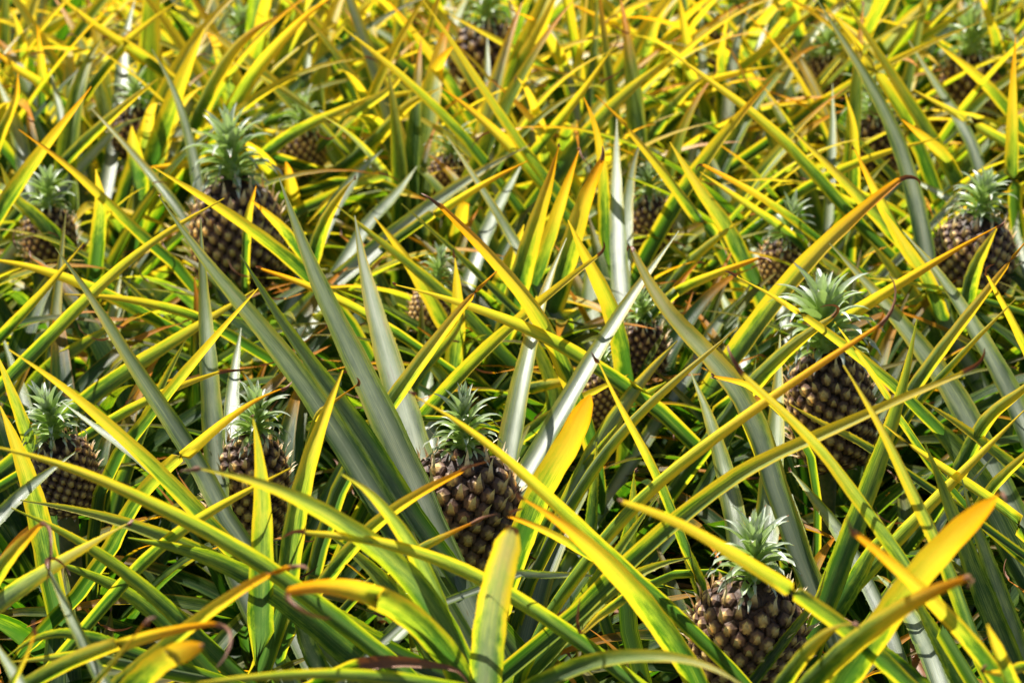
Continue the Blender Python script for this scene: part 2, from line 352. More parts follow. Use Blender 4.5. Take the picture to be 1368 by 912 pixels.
# --- bottom left
lf('Y',32,F4+.02,-.03,[(530,890),(460,832),(376,771),(342,744),(260,699),(191,668),(137,638),(58,610),(0,597),(-35,592)],gb=.6)
lf('W',24,F4+.04,-.02,[(-40,730),(0,689),(20,665),(61,631),(100,604)],dry=.012)
lf('G',31,F4+.06,-.02,[(-40,830),(0,798),(68,752),(137,716),(168,700)],yt=1,sil=.6,dry=.012)
lf('O',25,F4+.07,-.04,[(-25,795),(0,757),(20,733),(51,703)],dry=.12)
lf('S',21,F4+.12,-.03,[(150,935),(120,880),(102,840),(82,795),(66,762)],dry=.06)
lf('O',36,F4+.14,-.06,[(160,935),(205,891),(240,870),(272,860)],blunt=.5,dry=.012)
lf('O',27,F4+.10,-.04,[(20,930),(60,902),(103,880),(171,853),(239,836),(284,832)],dry=.09)
lf('G',19,F4,-.02,[(170,868),(130,850),(80,835),(40,848),(10,876)],yt=.4)
lf('Y',21,F4+.02,0,[(190,888),(160,882),(110,876),(14,884)],gb=1)
lf('G',42,F3+.06,0,[(480,880),(410,812),(342,771),(291,744),(239,727),(171,718)],yt=.1)
lf('G',27,F4-.02,0,[(380,800),(290,745),(222,716),(154,692),(85,674),(27,668)],yt=.5,sil=.3)
lf('G',28,F4-.04,0,[(310,890),(253,832),(191,778),(137,737),(80,703),(15,678)],yt=.5)
lf('G',29,F3,0,[(270,880),(219,826),(154,781),(60,745)],yt=.0)
lf('O',26,F3+.05,-.03,[(150,735),(178,668),(205,638),(256,600),(306,553),(345,528),(374,520)],dry=.02)
lf('Y',22,F3+.08,-.02,[(150,800),(185,754),(232,712),(284,680),(340,650),(388,625)])
lf('Y',39,F4-.03,-.03,[(350,850),(351,760),(353,700),(352,640),(345,590),(338,557)],gb=.7,dry=.004)
lf('Y',40,F4-.04,-.03,[(378,810),(388,730),(398,660),(415,600),(440,540),(458,494)],gb=.4)
lf('Y',42,F3,-.02,[(70,780),(55,700),(40,640),(20,590),(0,542)],gb=.3)
lf('Y',27,F4,-.05,[(320,745),(250,665),(190,610),(146,569),(102,531),(51,490),(12,467)])
lf('W',18,F4-.02,-.02,[(240,660),(205,625),(170,598),(126,572),(82,536)])
lf('Y',22,F4+.16,-.02,[(640,928),(540,901),(450,896),(340,898),(240,915)],gb=.8)
lf('G',22,F2,.04,[(365,860),(345,815),(330,770),(320,740)])
lf('G',30,F3,.02,[(430,900),(410,860),(395,810),(385,770)],sil=.2)
lf('O',10,F4+.16,-.02,[(110,930),(140,895),(170,860),(190,835)],dry=.02)
lf('O',9,F4+.16,-.02,[(5,930),(22,900),(38,868),(44,850)],dry=.02)
lf('W',22,F4+.16,.0,[(40,940),(20,900),(2,872),(-10,850)])
# --- middle left
lf('S',33,F3+.06,.04,[(305,690),(270,616),(238,572),(204,524),(170,473),(136,416),(102,365),(74,331)],yt=.5,sil=.5)
lf('S',40,F4-.02,.03,[(505,670),(457,588),(408,514),(360,452),(320,404),(272,350),(235,297),(213,263)],yt=.4,sil=.42,dry=.005)
lf('G',33,F4-.03,.03,[(550,690),(500,605),(457,540),(418,492),(384,443),(350,390),(321,340)],sil=.4)
lf('S',46,F4-.05,.05,[(575,700),(545,625),(515,562),(480,490),(450,430),(420,370),(395,302),(373,238)],yt=.3,sil=.6)
lf('W',50,F3,.08,[(580,690),(558,615),(537,540),(515,470),(495,400),(480,335),(474,288)],yt=.6)
lf('S',35,F3+.02,.05,[(292,670),(285,580),(278,500),(272,400),(268,340),(268,292)],yt=.4)
lf('W',26,F3,.04,[(315,620),(310,550),(314,490),(322,438)])
lf('Y',23,F3+.02,-.02,[(-25,545),(0,518),(51,470),(112,402),(163,352),(210,320),(240,297),(300,265)],gb=.5)
lf('Y',19,F3+.02,0,[(-25,480),(0,452),(51,402),(90,355),(112,324)])
lf('Y',20,F3,0,[(200,420),(160,395),(102,374),(44,354),(0,347),(-30,345)])
lf('Y',16,F3,0,[(310,450),(255,420),(170,400),(86,393)])
lf('G',27,F3-.02,.0,[(70,575),(102,535),(187,484),(255,440),(313,405),(340,387)],yt=.9)
lf('Y',22,F3+.05,-.02,[(160,610),(218,534),(272,472),(313,420),(345,385)])
lf('S',24,F2,.05,[(62,580),(66,500),(75,400),(82,330),(88,285)],yt=.7)
lf('S',25,F2,.04,[(115,530),(130,470),(146,430),(163,360)],yt=.6)
lf('S',22,F2,.04,[(140,520),(152,450),(165,400),(177,362)],yt=.4)
lf('O',18,F3,-.02,[(235,355),(184,312),(153,279),(112,238),(68,200),(25,173)])
lf('Y',22,F3+.05,-.02,[(430,390),(408,368),(380,340),(340,310),(306,286),(255,252),(204,223)])
lf('O',17,F3+.04,-.02,[(545,455),(500,425),(457,402),(408,378),(350,360)],dry=.03)
lf('O',15,F3+.05,-.02,[(326,330),(328,305),(333,280),(342,249)])
lf('O',17,F3+.05,-.02,[(400,335),(380,308),(360,288),(336,267)])
lf('S',17,F3,.03,[(265,320),(238,274),(190,221),(160,184),(122,145)],yt=.8)
lf('S',23,F3,.04,[(278,320),(272,270),(262,205),(248,150),(228,100),(203,66)],yt=.3)
lf('Y',17,F3+.02,-.02,[(100,590),(177,545),(235,518),(290,498)],dry=.05)
lf('O',12,F3+.05,-.02,[(400,640),(420,560),(440,540),(475,515)],dry=.02)
lf('G',24,F2,.0,[(160,660),(185,590),(215,520),(250,450)],yt=.5)
lf('G',30,F2,.02,[(20,560),(60,500),(110,460),(160,430)],yt=.4)
lf('S',28,F2,.03,[(40,620),(35,560),(15,490),(0,440)],yt=.2)
lf('Y',24,F3,0,[(60,640),(30,560),(10,510),(-5,470)],gb=.5)
lf('G',22,F2,.03,[(262,520),(225,450),(190,400),(160,370)],yt=.5)
# --- centre
lf('S',35,F3+.02,.06,[(685,670),(722,610),(756,538),(807,456),(851,378),(907,308)],yt=.5,sil=1)
lf('S',42,F3,.06,[(675,670),(685,600),(698,520),(718,420),(740,350),(757,318)],yt=.8,sil=1)
lf('O',27,F3+.06,-.02,[(480,600),(518,540),(552,494),(596,436),(634,385),(664,362)],stripe=1)
lf('Y',24,F3+.02,-.04,[(880,550),(800,490),(756,463),(705,436),(640,412),(569,388),(530,381)],dry=.02,gb=.3)
lf('O',31,F3,-.04,[(790,570),(766,497),(739,443),(708,392),(661,344),(617,300),(590,275)],dry=.04)
lf('O',34,F3+.02,.0,[(686,400),(700,340),(715,290),(735,240),(746,197)],dry=.008)
lf('O',30,F3,.0,[(712,400),(735,330),(745,290),(760,240),(773,202)],dry=.008)
lf('O',34,F3+.03,.0,[(742,390),(765,310),(775,280),(790,240),(803,216)],dry=.03)
lf('W',28,F3-.02,.06,[(832,400),(826,330),(822,260),(824,200),(824,158)],yt=.6)
lf('W',21,F3,.04,[(834,340),(838,270),(846,220),(858,183)],yt=.9)
lf('O',20,F3,.0,[(810,320),(808,250),(805,200),(797,160),(780,130)])
lf('S',40,F3+.06,.0,[(1030,650),(1015,580),(990,525),(950,480),(912,443),(892,420),(865,383),(846,338)],yt=1,dry=.03)
lf('Y',17,F4-.02,-.06,[(920,735),(902,685),(884,645),(868,610),(841,565),(817,524),(801,486)],dry=.02)
lf('Y',36,F3,-.02,[(845,510),(838,440),(817,400),(790,355),(770,320),(759,294)])
lf('S',35,F3-.02,.04,[(755,680),(787,606),(824,548),(858,500),(905,455)],yt=.8)
lf('Y',22,F3+.04,.0,[(735,715),(770,650),(810,592),(858,545),(908,500),(950,470),(985,437)],stripe=1)
lf('W',28,F2,.04,[(792,480),(788,410),(790,350)],blunt=.3)
lf('Y',30,F2+.02,.0,[(603,520),(612,440),(611,385),(608,346)],gb=.4,dry=.02)
lf('W',25,F2,.04,[(572,560),(570,520),(566,480),(562,430)])
lf('Y',27,F3-.03,.0,[(545,590),(590,530),(640,477),(705,419),(776,361),(798,344)],gb=.3,dry=.03)
lf('G',14,F3,.0,[(720,445),(700,430),(654,385),(613,337),(566,300),(536,272)],yt=.6)
lf('G',20,F3-.02,.0,[(680,480),(640,435),(596,388),(552,358),(481,300),(450,275)],yt=.6)
lf('Y',9,F3+.02,.0,[(600,560),(560,559),(518,560),(467,565)])
lf('G',30,F2,.0,[(760,600),(800,575),(840,540),(890,510)],yt=.3)
lf('O',18,F3-.02,.0,[(700,520),(740,512),(770,508)],dry=.05)
lf('Y',20,F2+.04,.0,[(690,590),(730,560),(760,540),(800,520),(840,500)],gb=.5)
lf('G',28,F2,.02,[(640,600),(600,520),(560,470),(520,440)],yt=.5)
lf('Y',28,F2+.02,.0,[(620,480),(590,420),(560,370),(530,320),(500,290)])
lf('G',30,F2+.02,.0,[(700,600),(740,540),(720,470),(690,420)],yt=.4)
lf('Y',32,F2+.02,.0,[(660,420),(672,380),(690,330),(700,300)])
lf('G',22,F2+.04,.0,[(520,560),(560,500),(610,440),(620,400)],yt=.4)
lf('Y',24,F3,.0,[(415,350),(430,300),(452,262),(472,240)],dry=.01)
# --- middle right
lf('O',37,F3-.04,.0,[(970,500),(1020,430),(1061,370),(1100,332),(1130,303),(1166,268),(1200,242)],dry=.05,stripe=1)
lf('S',40,F3-.02,.05,[(1335,650),(1299,567),(1270,515),(1241,480),(1207,437),(1166,384),(1130,350),(1108,325)],yt=.4)
lf('S',35,F3,.05,[(1375,590),(1353,530),(1333,497),(1309,458),(1282,405),(1248,354),(1207,310)],yt=.3)
lf('O',27,F3-.03,.0,[(965,550),(1040,490),(1090,452),(1130,425),(1197,382),(1248,350),(1299,320),(1330,304)],dry=.02)
lf('Y',18,F4-.03,-.04,[(1250,570),(1204,521),(1166,490),(1119,453),(1071,419),(1020,385),(985,370)],dry=.02)
lf('Y',13,F4-.01,-.04,[(1245,620),(1234,600),(1197,552),(1173,511),(1146,470),(1115,430)])
lf('Y',30,F3+.04,-.04,[(960,570),(995,515),(1044,470),(1085,438),(1108,426)],gb=.6,dry=.07)
lf('O',22,F3+.02,.0,[(1195,560),(1221,507),(1282,436),(1333,368),(1375,317)],stripe=1)
lf('Y',14,F3+.04,.0,[(1215,550),(1241,518),(1299,456),(1357,399)])
lf('Y',18,F3+.04,-.02,[(1400,520),(1368,452),(1350,416),(1332,390),(1320,368)],dry=.03)
lf('Y',27,F3,.0,[(1285,410),(1296,370),(1309,341),(1332,304)],gb=.5)
lf('O',18,F3+.03,-.02,[(870,420),(908,387),(959,364),(1012,345)],dry=.04)
lf('Y',27,F3+.02,.0,[(1275,640),(1316,562),(1368,518),(1400,490)])
lf('G',10,F3,.0,[(1345,408),(1250,383),(1150,370)],yt=.9)
lf('G',15,F4-.01,-.02,[(1195,622),(1146,590),(1098,565),(1055,540)],yt=.9)
lf('O',14,F4-.02,-.02,[(1060,570),(1040,548),(1000,516),(955,503)],dry=.03)
lf('W',20,F2+.04,.04,[(1036,385),(1028,365),(1010,340),(997,316)])
lf('W',22,F2+.04,.04,[(990,470),(985,445),(972,410),(957,378)])
lf('G',42,F3-.02,.03,[(1330,690),(1308,640),(1280,595),(1240,560),(1215,540)],yt=.3)
lf('Y',22,F3+.02,.0,[(1300,700),(1330,650),(1368,610),(1400,580)])
lf('Y',20,F2+.04,.0,[(880,400),(920,350),(960,315),(1000,290)],gb=.3)
lf('W',20,F2+.04,.02,[(930,480),(960,430),(990,400),(1005,375)],yt=.7)
lf('G',30,F2,.02,[(1260,480),(1235,420),(1200,370),(1160,320)],yt=.6)
lf('Y',26,F2+.04,.0,[(1262,450),(1240,380),(1210,330),(1180,280)],gb=.5)
lf('G',18,F2,.02,[(1000,400),(985,350),(965,310),(950,280)],yt=.4)
lf('G',20,F3,.02,[(960,620),(985,560),(1000,540),(1010,480)],yt=.4)
lf('Y',18,F3+.02,.0,[(1000,560),(980,520),(960,480),(930,460)],gb=.5)
# --- top left (blurred)
lf('Y',22,F3,0,[(260,125),(218,92),(160,58),(119,31),(70,-12)])
lf('W',20,F3,.05,[(160,130),(162,100),(167,50),(180,0)])
lf('Y',17,F3,0,[(105,135),(120,110),(153,68),(204,25),(240,0)])
lf('Y',34,F3,0,[(208,215),(222,170),(240,119),(258,75),(273,38)])
lf('O',28,F3,0,[(250,180),(282,105),(305,70),(326,42),(370,22)])
lf('O',27,F3,0,[(285,185),(340,95),(401,27),(445,-5)])
lf('W',22,F3,.04,[(255,125),(270,85),(289,41),(313,0)])
lf('S',17,F3,.04,[(402,160),(408,100),(414,60),(422,30)])
lf('Y',20,F3,0,[(350,210),(374,185),(420,162),(460,146),(505,125)],gb=.5)
lf('Y',20,F3,0,[(70,235),(112,190),(163,143),(211,105)],gb=.2)
lf('O',28,F3+.03,0,[(-15,310),(20,255),(68,187),(100,150),(122,116)])
lf('O',20,F3+.04,0,[(-15,205),(0,172),(20,131),(24,98)])
lf('W',17,F3,0,[(92,240),(119,210),(160,170),(192,157)],dry=.01)
lf('O',20,F3,0,[(100,150),(55,112),(20,90),(-15,62)])
lf('O',18,F3,0,[(54,150),(55,95),(50,35)])
lf('S',27,F3,.04,[(38,250),(30,200),(15,150),(-8,98)])
lf('S',18,F3,.04,[(88,215),(80,150),(66,92)],yt=.5)
lf('Y',30,F3-.03,0,[(182,250),(178,205),(176,168)],gb=.6)
lf('Y',24,F3,0,[(132,330),(135,270),(128,226)],gb=.4)
lf('Y',24,F3,0,[(25,60),(75,30),(120,10)])
lf('Y',24,F3,0,[(20,110),(25,60),(15,10)],gb=.4)
lf('G',22,F3,0,[(70,310),(45,285),(20,262),(0,218)],yt=.7)
lf('O',20,F3,0,[(345,205),(310,195),(270,215),(190,225)])
lf('Y',20,F3,0,[(480,250),(520,235),(450,260),(410,300)],gb=.4)
# --- top centre
lf('Y',18,F3,0,[(668,240),(640,204),(613,170),(566,126),(511,75),(455,35)],gb=.3)
lf('Y',18,F3,0,[(765,275),(732,238),(708,211),(681,167),(640,112),(603,51),(565,0)],gb=.3)
lf('O',22,F3,0,[(628,145),(613,119),(586,78),(552,37),(518,0)])
lf('W',14,F3,.05,[(650,170),(650,155),(651,100),(651,45)])
lf('Y',15,F3,0,[(775,125),(749,105),(708,78),(654,48),(596,17)],gb=.3)
lf('S',14,F3,.04,[(770,150),(767,130),(749,68),(727,22)],yt=.4)
lf('G',16,F3,.03,[(788,130),(790,102),(797,51),(798,-10)],yt=.5)
lf('Y',19,F3,0,[(690,240),(705,221),(742,170),(790,112),(820,62)])
lf('Y',36,F3,0,[(665,160),(674,136),(695,95),(719,44),(745,-10)])
lf('O',19,F3,0,[(960,325),(940,300),(909,258),(875,211),(834,163),(795,127)])
lf('O',22,F3,0,[(745,270),(722,245),(688,200),(640,153),(588,116)])
lf('S',18,F3,.03,[(735,410),(720,380),(681,310),(654,269),(627,224),(597,182)],yt=.8)
lf('W',24,F3,.02,[(480,350),(535,303),(603,252),(654,218),(705,195)],yt=.8,dry=.01)
lf('O',18,F3+.02,0,[(520,330),(552,306),(603,269),(654,238),(705,215)])
lf('W',22,F3,.03,[(435,300),(450,270),(480,230),(511,200)])
lf('W',20,F3,.03,[(485,310),(498,292),(530,258),(557,222)],yt=.5)
lf('W',23,F3,.03,[(645,325),(655,300),(668,272),(698,218)])
lf('O',16,F3,0,[(430,115),(450,105),(501,75),(545,51)])
lf('G',27,F3,0,[(745,235),(770,200),(807,150),(841,116),(892,78)],yt=.8)
lf('O',16,F3,0,[(930,85),(910,75),(870,55),(824,37),(756,2)])
lf('W',14,F3,0,[(830,290),(845,275),(880,250),(905,236)],dry=.02)
lf('Y',24,F3,0,[(470,210),(505,180),(545,140),(588,118)])
lf('Y',20,F3,0,[(440,190),(480,150),(520,120),(545,90)],gb=.5)
lf('O',17,F3,0,[(505,245),(535,256),(568,266)],dry=.02)
lf('Y',26,F3,0,[(450,60),(478,25),(500,0)])
lf('G',28,F3,.03,[(560,110),(520,75),(480,40),(450,10)],yt=.6)
lf('Y',20,F3,0,[(450,140),(500,130),(560,120)],gb=.5)
lf('Y',24,F3,0,[(850,110),(865,60),(880,20),(900,-5)],gb=.4)
lf('Y',18,F3,0,[(870,180),(900,140),(930,110),(960,95)],gb=.5)
# --- top right
lf('S',30,F3+.02,.06,[(1243,360),(1234,289),(1214,218),(1194,163),(1166,112),(1129,58),(1092,0)],yt=.4)
lf('G',23,F3,.02,[(1295,270),(1270,222),(1241,172),(1214,136),(1187,88),(1153,37),(1126,0)],yt=.9)
lf('Y',24,F3-.01,0,[(1250,250),(1232,190),(1205,150),(1175,105),(1140,50),(1100,5)])
lf('Y',22,F3,0,[(1150,300),(1126,272),(1088,231),(1051,187),(1010,150),(959,116),(908,78),(890,65)],gb=.4)
lf('Y',22,F3,0,[(1240,360),(1210,328),(1173,289),(1139,252),(1098,211),(1054,170)],gb=.5)
lf('O',27,F3+.02,0,[(895,290),(925,238),(959,190),(1000,143),(1032,105)])
lf('W',16,F3,.04,[(938,110),(938,95),(937,51),(937,5)])
lf('W',22,F3,.04,[(968,170),(976,100),(986,51),(1003,8)])
lf('Y',18,F3,0,[(965,135),(965,112),(966,68),(973,15)])
lf('S',17,F3,.04,[(1106,270),(1108,238),(1112,170),(1112,112)],yt=.3)
lf('Y',20,F3,0,[(1137,270),(1139,238),(1139,170),(1129,125)])
lf('O',23,F3+.04,0,[(1222,340),(1204,312),(1190,289),(1166,245),(1142,200)],dry=.02)
lf('O',25,F3+.04,0,[(1353,270),(1355,230),(1357,170),(1354,102),(1357,50)],dry=.006)
lf('Y',20,F3,0,[(1365,175),(1343,143),(1326,119),(1289,85),(1251,58)])
lf('S',20,F3,.04,[(1312,250),(1309,224),(1302,190),(1275,146),(1241,102),(1214,54)],yt=.4)
lf('Y',18,F3,0,[(1030,190),(1050,172),(1112,128),(1180,88),(1248,54),(1309,30)])
lf('Y',18,F3,0,[(860,138),(880,130),(908,119),(976,95),(1034,88)])
lf('W',10,F3,0,[(1195,250),(1207,238),(1248,204),(1299,156)])
lf('Y',17,F3,0,[(1030,285),(1054,262),(1112,228),(1180,200),(1255,184)])
lf('W',14,F3,0,[(1300,292),(1285,279),(1255,258),(1210,236)])
lf('W',12,F3,0,[(1235,310),(1255,289),(1309,231),(1360,190)],yt=.9)
lf('Y',20,F3,0,[(1400,222),(1368,204),(1316,177),(1282,153),(1220,120)],gb=.4)
lf('O',16,F3+.02,0,[(1105,325),(1088,310),(1051,282),(1003,248),(940,220)],dry=.03)
lf('Y',18,F3,0,[(1070,335),(1044,310),(993,272),(935,230)],gb=.4)
lf('Y',27,F3-.02,0,[(1010,375),(976,310),(930,245),(895,190)],gb=.6)
lf('Y',18,F3,0,[(940,125),(960,110),(1010,75),(1060,37),(1095,8)])
lf('W',14,F3,0,[(1368,350),(1358,310),(1362,276)])
lf('Y',16,F3,0,[(1180,90),(1220,60),(1268,30),(1310,0)])
lf('O',24,F3,0,[(1280,260),(1262,215),(1240,190),(1205,160)],)
lf('Y',22,F3,0,[(920,130),(918,80),(912,30),(906,-10)])
lf('Y',18,F3,0,[(1340,100),(1330,50),(1315,10),(1305,-15)])
lf('Y',16,F3,0,[(1290,60),(1320,35),(1368,5)],gb=.4)

rng = random.Random(3)
def leaf_color(typ, k, r):
    y, s, o, b = .8, .1, .0, .9
    if typ == 'G': y, s = .14 + k.get('yt', .2) * .55, k.get('sil', .15)
    if typ == 'S': y, s = .2 + k.get('yt', .4) * .5, k.get('sil', .58)
    if typ == 'W': y, s = .15 + k.get('yt', .3) * .5, 1.0  # glare on these blades is painted in as full silver colour
    if typ == 'Y': y, s, o = .85 - .38 * k.get('gb', 0), .06 + .16 * k.get('gb', 0), .12
    if typ == 'O': y, s, o = 1.0 - .3 * k.get('gb', 0), .08, 1.0
    if typ == 'B': y, s, o = .9, 0, .6
    if k.get('dull'): y *= .75; s = .25
    if k.get('stripe'): s = .22
    if 'br' in k: b = k['br']
    return (min(1, max(0, y + r.uniform(-.06, .06))), s, o, b)

traced = []
for typ, wpx, h, lean, pts, k in S_:
    x0, y0 = pts[0]; h0 = h
    # along the blade the height rises with the traced shape; the start sits at height h
    z0 = depth_at(y0, h0); n = len(pts)
    L = [0]
    for i in range(1, n): L.append(L[-1] + math.hypot(pts[i][0]-pts[i-1][0], pts[i][1]-pts[i-1][1]))
    lean += {'S': .09, 'W': .09, 'Y': -.08, 'O': -.08}.get(typ, 0)
    if n > 4 and not k.get('br'):
        for _ in range(2):
            pts = [pts[0]] + [tuple(pts[i][q] * .6 + (pts[i-1][q] + pts[i+1][q]) * .2 for q in (0, 1)) for i in range(1, n - 1)] + [pts[-1]]
    P = [unproj(p[0], p[1], z0 + lean * 1.6 * (l / L[-1])) for p, l in zip(pts, L)]
    traced.append((typ, wpx * z0 / FPX, P, k))

def nearest(x, y, mx=9):
    best = None; bd = mx
    for d in plants:
        q = math.hypot(d['x'] - x, d['y'] - y)
        if q < bd: bd, best = q, d
    return best, bd
jobs = []
for typ, w_, P, k in traced:
    T = (P[1] - P[0]).normalized()
    if T.z < .15: T.z = .15; T.normalize()
    run = (P[0].z - .22) / max(T.z, .5)
    G = P[0] - T * run
    d, q = nearest(G.x, G.y)
    if q > .24: d = new_plant(G.x, G.y)
    d['traced'] += 1; jobs.append((typ, w_, P, k, d))

# ------------------------------------------------------------------ fill the rest of the field in rows
row = 0; y = 1.35
rr = random.Random(11)
while y < 6.7:
    x = -3.1 + (row % 2) * .17
    while x < 3.1:
        X, Y = x + rr.uniform(-.07, .07), y + rr.uniform(-.06, .06)
        half = .55 + Y * .245
        if abs(X) < half + .35:
            sep = .27 if Y < 5.5 else .30
            if nearest(X, Y)[1] > sep: new_plant(X, Y)
        x += .34
    y += .36; row += 1

# ------------------------------------------------------------------ build the traced blades
for typ, w_, P, k, d in jobs:
    core = Vector((d['x'], d['y'], .17)); a = rng.uniform(0, 6.28)
    core += (Vector((P[0].x - core.x, P[0].y - core.y, 0)).normalized() * .025)
    T0 = (P[1] - P[0]).normalized(); dist = (P[0] - core).length
    # Hermite from the heart of the plant to the first traced point
    A, B_ = core, P[0]; ta = (Vector((T0.x * .4, T0.y * .4, 1)).normalized()) * dist * .6; tb = T0 * dist * .9
    pre = []
    for i in range(0, 6):
        t = i / 6; t2, t3 = t*t, t*t*t
        pre.append(A*(2*t3-3*t2+1) + ta*(t3-2*t2+t) + B_*(-2*t3+3*t2) + tb*(t3-t2))
    LP = sum(((P[i+1]-P[i]).length for i in range(len(P)-1))); nb = 20
    vis, LV = catmull(P, nb)
    allp = pre + vis; n = len(allp); npre = len(pre)
    ws, ns, vv, gut = [], [], [], []
    roll = rng.uniform(-.55, .55); twist = rng.uniform(-.5, .5)
    g0 = rng.uniform(.35, .75) if typ in 'GS' else rng.uniform(.55, 1.05)
    if typ == 'W': g0 = .3
    if k.get('blunt'): g0 = .3; roll *= .5
    base_frac = min(.45, dist / (dist + LV))
    for i, p in enumerate(allp):
        s = max(0, (i - npre) / (nb - 1)); T = (allp[min(i+1, n-1)] - allp[max(i-1, 0)]).normalized()
        V = (CP - p).normalized(); N = (V - T * V.dot(T)).normalized()
        rad = Vector((d['x'] - p.x, d['y'] - p.y, .35)).normalized()      # towards the heart and up = upper side
        if N.dot(rad) < 0 and typ in 'YOB': N = -N
        N = Quaternion(T, roll + twist * (s - .4)) @ N; ns.append(N)
        if k.get('blunt'):
            wv = (1 - .35 * k['blunt'] * s) * (1 - s ** (5 + 6 * k['blunt'])) ** .6
            if k['blunt'] >= 1: wv = (1 - .30 * s * s) * (1 - .55 * max(0, (s - .9) / .1))
        else: wv = (1 - s ** 1.9) ** .92 * .97 + .03 * (1 - s)
        if k.get('dry', 0) >= .03: wv = .24 + .76 * wv
        if i < npre: wv = .92 + .08 * i / npre
        ws.append(max(.0016, w_ * .98 * wv))
        if i < npre: v = base_frac * .5 * i / npre
        else: v = base_frac * .5 + (.885 - base_frac * .5) * s
        vv.append(v); gut.append(g0 * (1.15 - .5 * s))
    if k.get('dry'): add_curl(allp, ws, ns, vv, gut, rng, k['dry'], 1.0 + (.6 if k['dry'] > .05 else 0))
    near = allp[8].y < 3.6
    v_, f_, u_ = blade(allp, ws, ns, vv, gut, teeth=near and typ in 'SGW', rng=rng)
    o = link('leaf', mesh('leaf', [p - d['loc'] for p in v_], f_, M_LEAF, u_), d['root'], color=leaf_color(typ, dict(k, gb=k.get('gb', 0) + (.3 if P[0].y < 2.75 else 0)), rng))

# ------------------------------------------------------------------ leaf prototypes for the rest
PROT = []       # (mesh, centre line, class)
def proto(el0, droop, L, W, side, curl, seed):
    r = random.Random(seed); n = 18; p = Vector((.02, 0, 0)); pts = [p.copy()]; el = el0; az = 0
    for i in range(1, n):
        s = i / (n - 1); el -= droop * (s ** 1.3) / n * 2.2; az += side / n
        p = p + Vector((math.cos(el) * math.cos(az), math.cos(el) * math.sin(az), math.sin(el))) * (L / (n - 1)); pts.append(p.copy())
    ws, ns, vv, gut = [], [], [], []; tw = r.uniform(-.5, .5); g0 = r.uniform(.4, .9)
    for i in range(n):
        s = i / (n - 1); T = (pts[min(i+1, n-1)] - pts[max(i-1, 0)]).normalized(); N = Vector((-1, 0, .6)); N = (N - T * N.dot(T)).normalized()
        ns.append(Quaternion(T, tw * s) @ N); ws.append(max(.0015, W * (.85 + .15 * min(1, s * 4)) * (1 - s ** 2.3) ** .95)); vv.append(.885 * s); gut.append(g0 * (1.2 - .6 * s))
    cl = [q.copy() for q in pts]
    if curl: add_curl(pts, ws, ns, vv, gut, r)
    v, f, u = blade(pts, ws, ns, vv, gut, False, r)
    me = mesh('leaf', v, f, M_LEAF, u); PROT.append((me, cl, el0, W > .042))
sd_ = 0
for el in (86, 80, 74, 68, 62, 55, 47, 38, 28):
    for k in range(5):
        sd_ += 1; rp = random.Random(sd_ * 17)
        proto(R(el), R(rp.uniform(10, 55)) + R((86 - el) * .35), rp.uniform(.58, .80) * (.92 if el < 50 else 1), (rp.uniform(.033, .041) if k < 3 else rp.uniform(.045, .056)), rp.uniform(-.35, .35), k in (1, 3), sd_)

def hlim(py):        # how high rule-grown leaves may reach where the traced canopy lies on top
    if py > 640: return .49
    if py > 330: return .49 + (640 - py) / 310 * .12
    if py > 120: return .61 + (330 - py) / 210 * .08
    return .69 + (120 - max(py, 0)) / 120 * .10
def ok(wp, capd):
    for p in wp[3:]:
        x, y_, z = proj(p)
        if z < 1.0: return False
        if capd and p.z > .565: return False
        if -60 < x < 1428 and -60 < y_ < 1100 and p.z > hlim(min(y_, 912)): return False
        for (a, b, c, e, zz) in zone:
            if a < x < c and b < y_ < e and z < zz + .03: return False
    return True
GA = 2.39996; npl = 0; nleaf = 0
for d in plants:
    r = random.Random(int(d['x'] * 1000) * 7 + int(d['y'] * 1000)); far = d['y'] > 6.2
    n = 60 if d['y'] < 3.5 else 44 if not far else 34
    n = max(24, n - d['traced']); ph = r.uniform(0, 6.28); stretch = r.uniform(.88, 1.1) * (.92 if d['y'] < 3.2 else 1); ptone = r.uniform(-.15, .2)
    for i in range(n):
        s = i / (n - 1); want = (82 if d['y'] < 3.4 else 72) - 54 * (1 - s) ** .75 + r.uniform(-9, 9)
        if d['fruit'] and want > 80: want = r.uniform(60, 78)
        for attempt in range(7):
            cand = [q for q in PROT if abs(math.degrees(q[2]) - want) < 9] or PROT[-3:]
            if d['y'] < 3.6: cand = [q for q in cand if q[3]] or cand
            me, cl, e0, wide_ = r.choice(cand); az = ph + i * GA + r.uniform(-.25, .25) + attempt * 1.1; sc_ = stretch * r.uniform(.82, 1.1) * (1 - .095 * attempt)
            tip_h = .06 + .22 * s
            m = Matrix.Translation((0, 0, tip_h)) @ Matrix.Rotation(az, 4, 'Z') @ Matrix.Rotation(r.uniform(-.07, .07), 4, 'X') @ Matrix.Scale(sc_, 4)
            wp = [d['loc'] + (m @ q) for q in cl[::2]]
            if ok(wp, d['y'] < 3.6): break
            want -= 1.5; want = max(want, 28)
        else: continue
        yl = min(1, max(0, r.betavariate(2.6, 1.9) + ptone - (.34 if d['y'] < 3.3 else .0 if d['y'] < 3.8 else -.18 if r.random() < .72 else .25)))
        yl *= .22 if d['y'] < 3.3 else .6 if d['y'] < 3.8 else 1  # near leaves held dark green: understory shade put into their colour
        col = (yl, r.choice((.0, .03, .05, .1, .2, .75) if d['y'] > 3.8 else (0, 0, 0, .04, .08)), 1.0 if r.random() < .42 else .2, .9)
        if s < .08 and r.random() < .6: col = (.5, .1, .5, r.uniform(.2, .6))
        link('leaf', me, d['root'], m, col); nleaf += 1

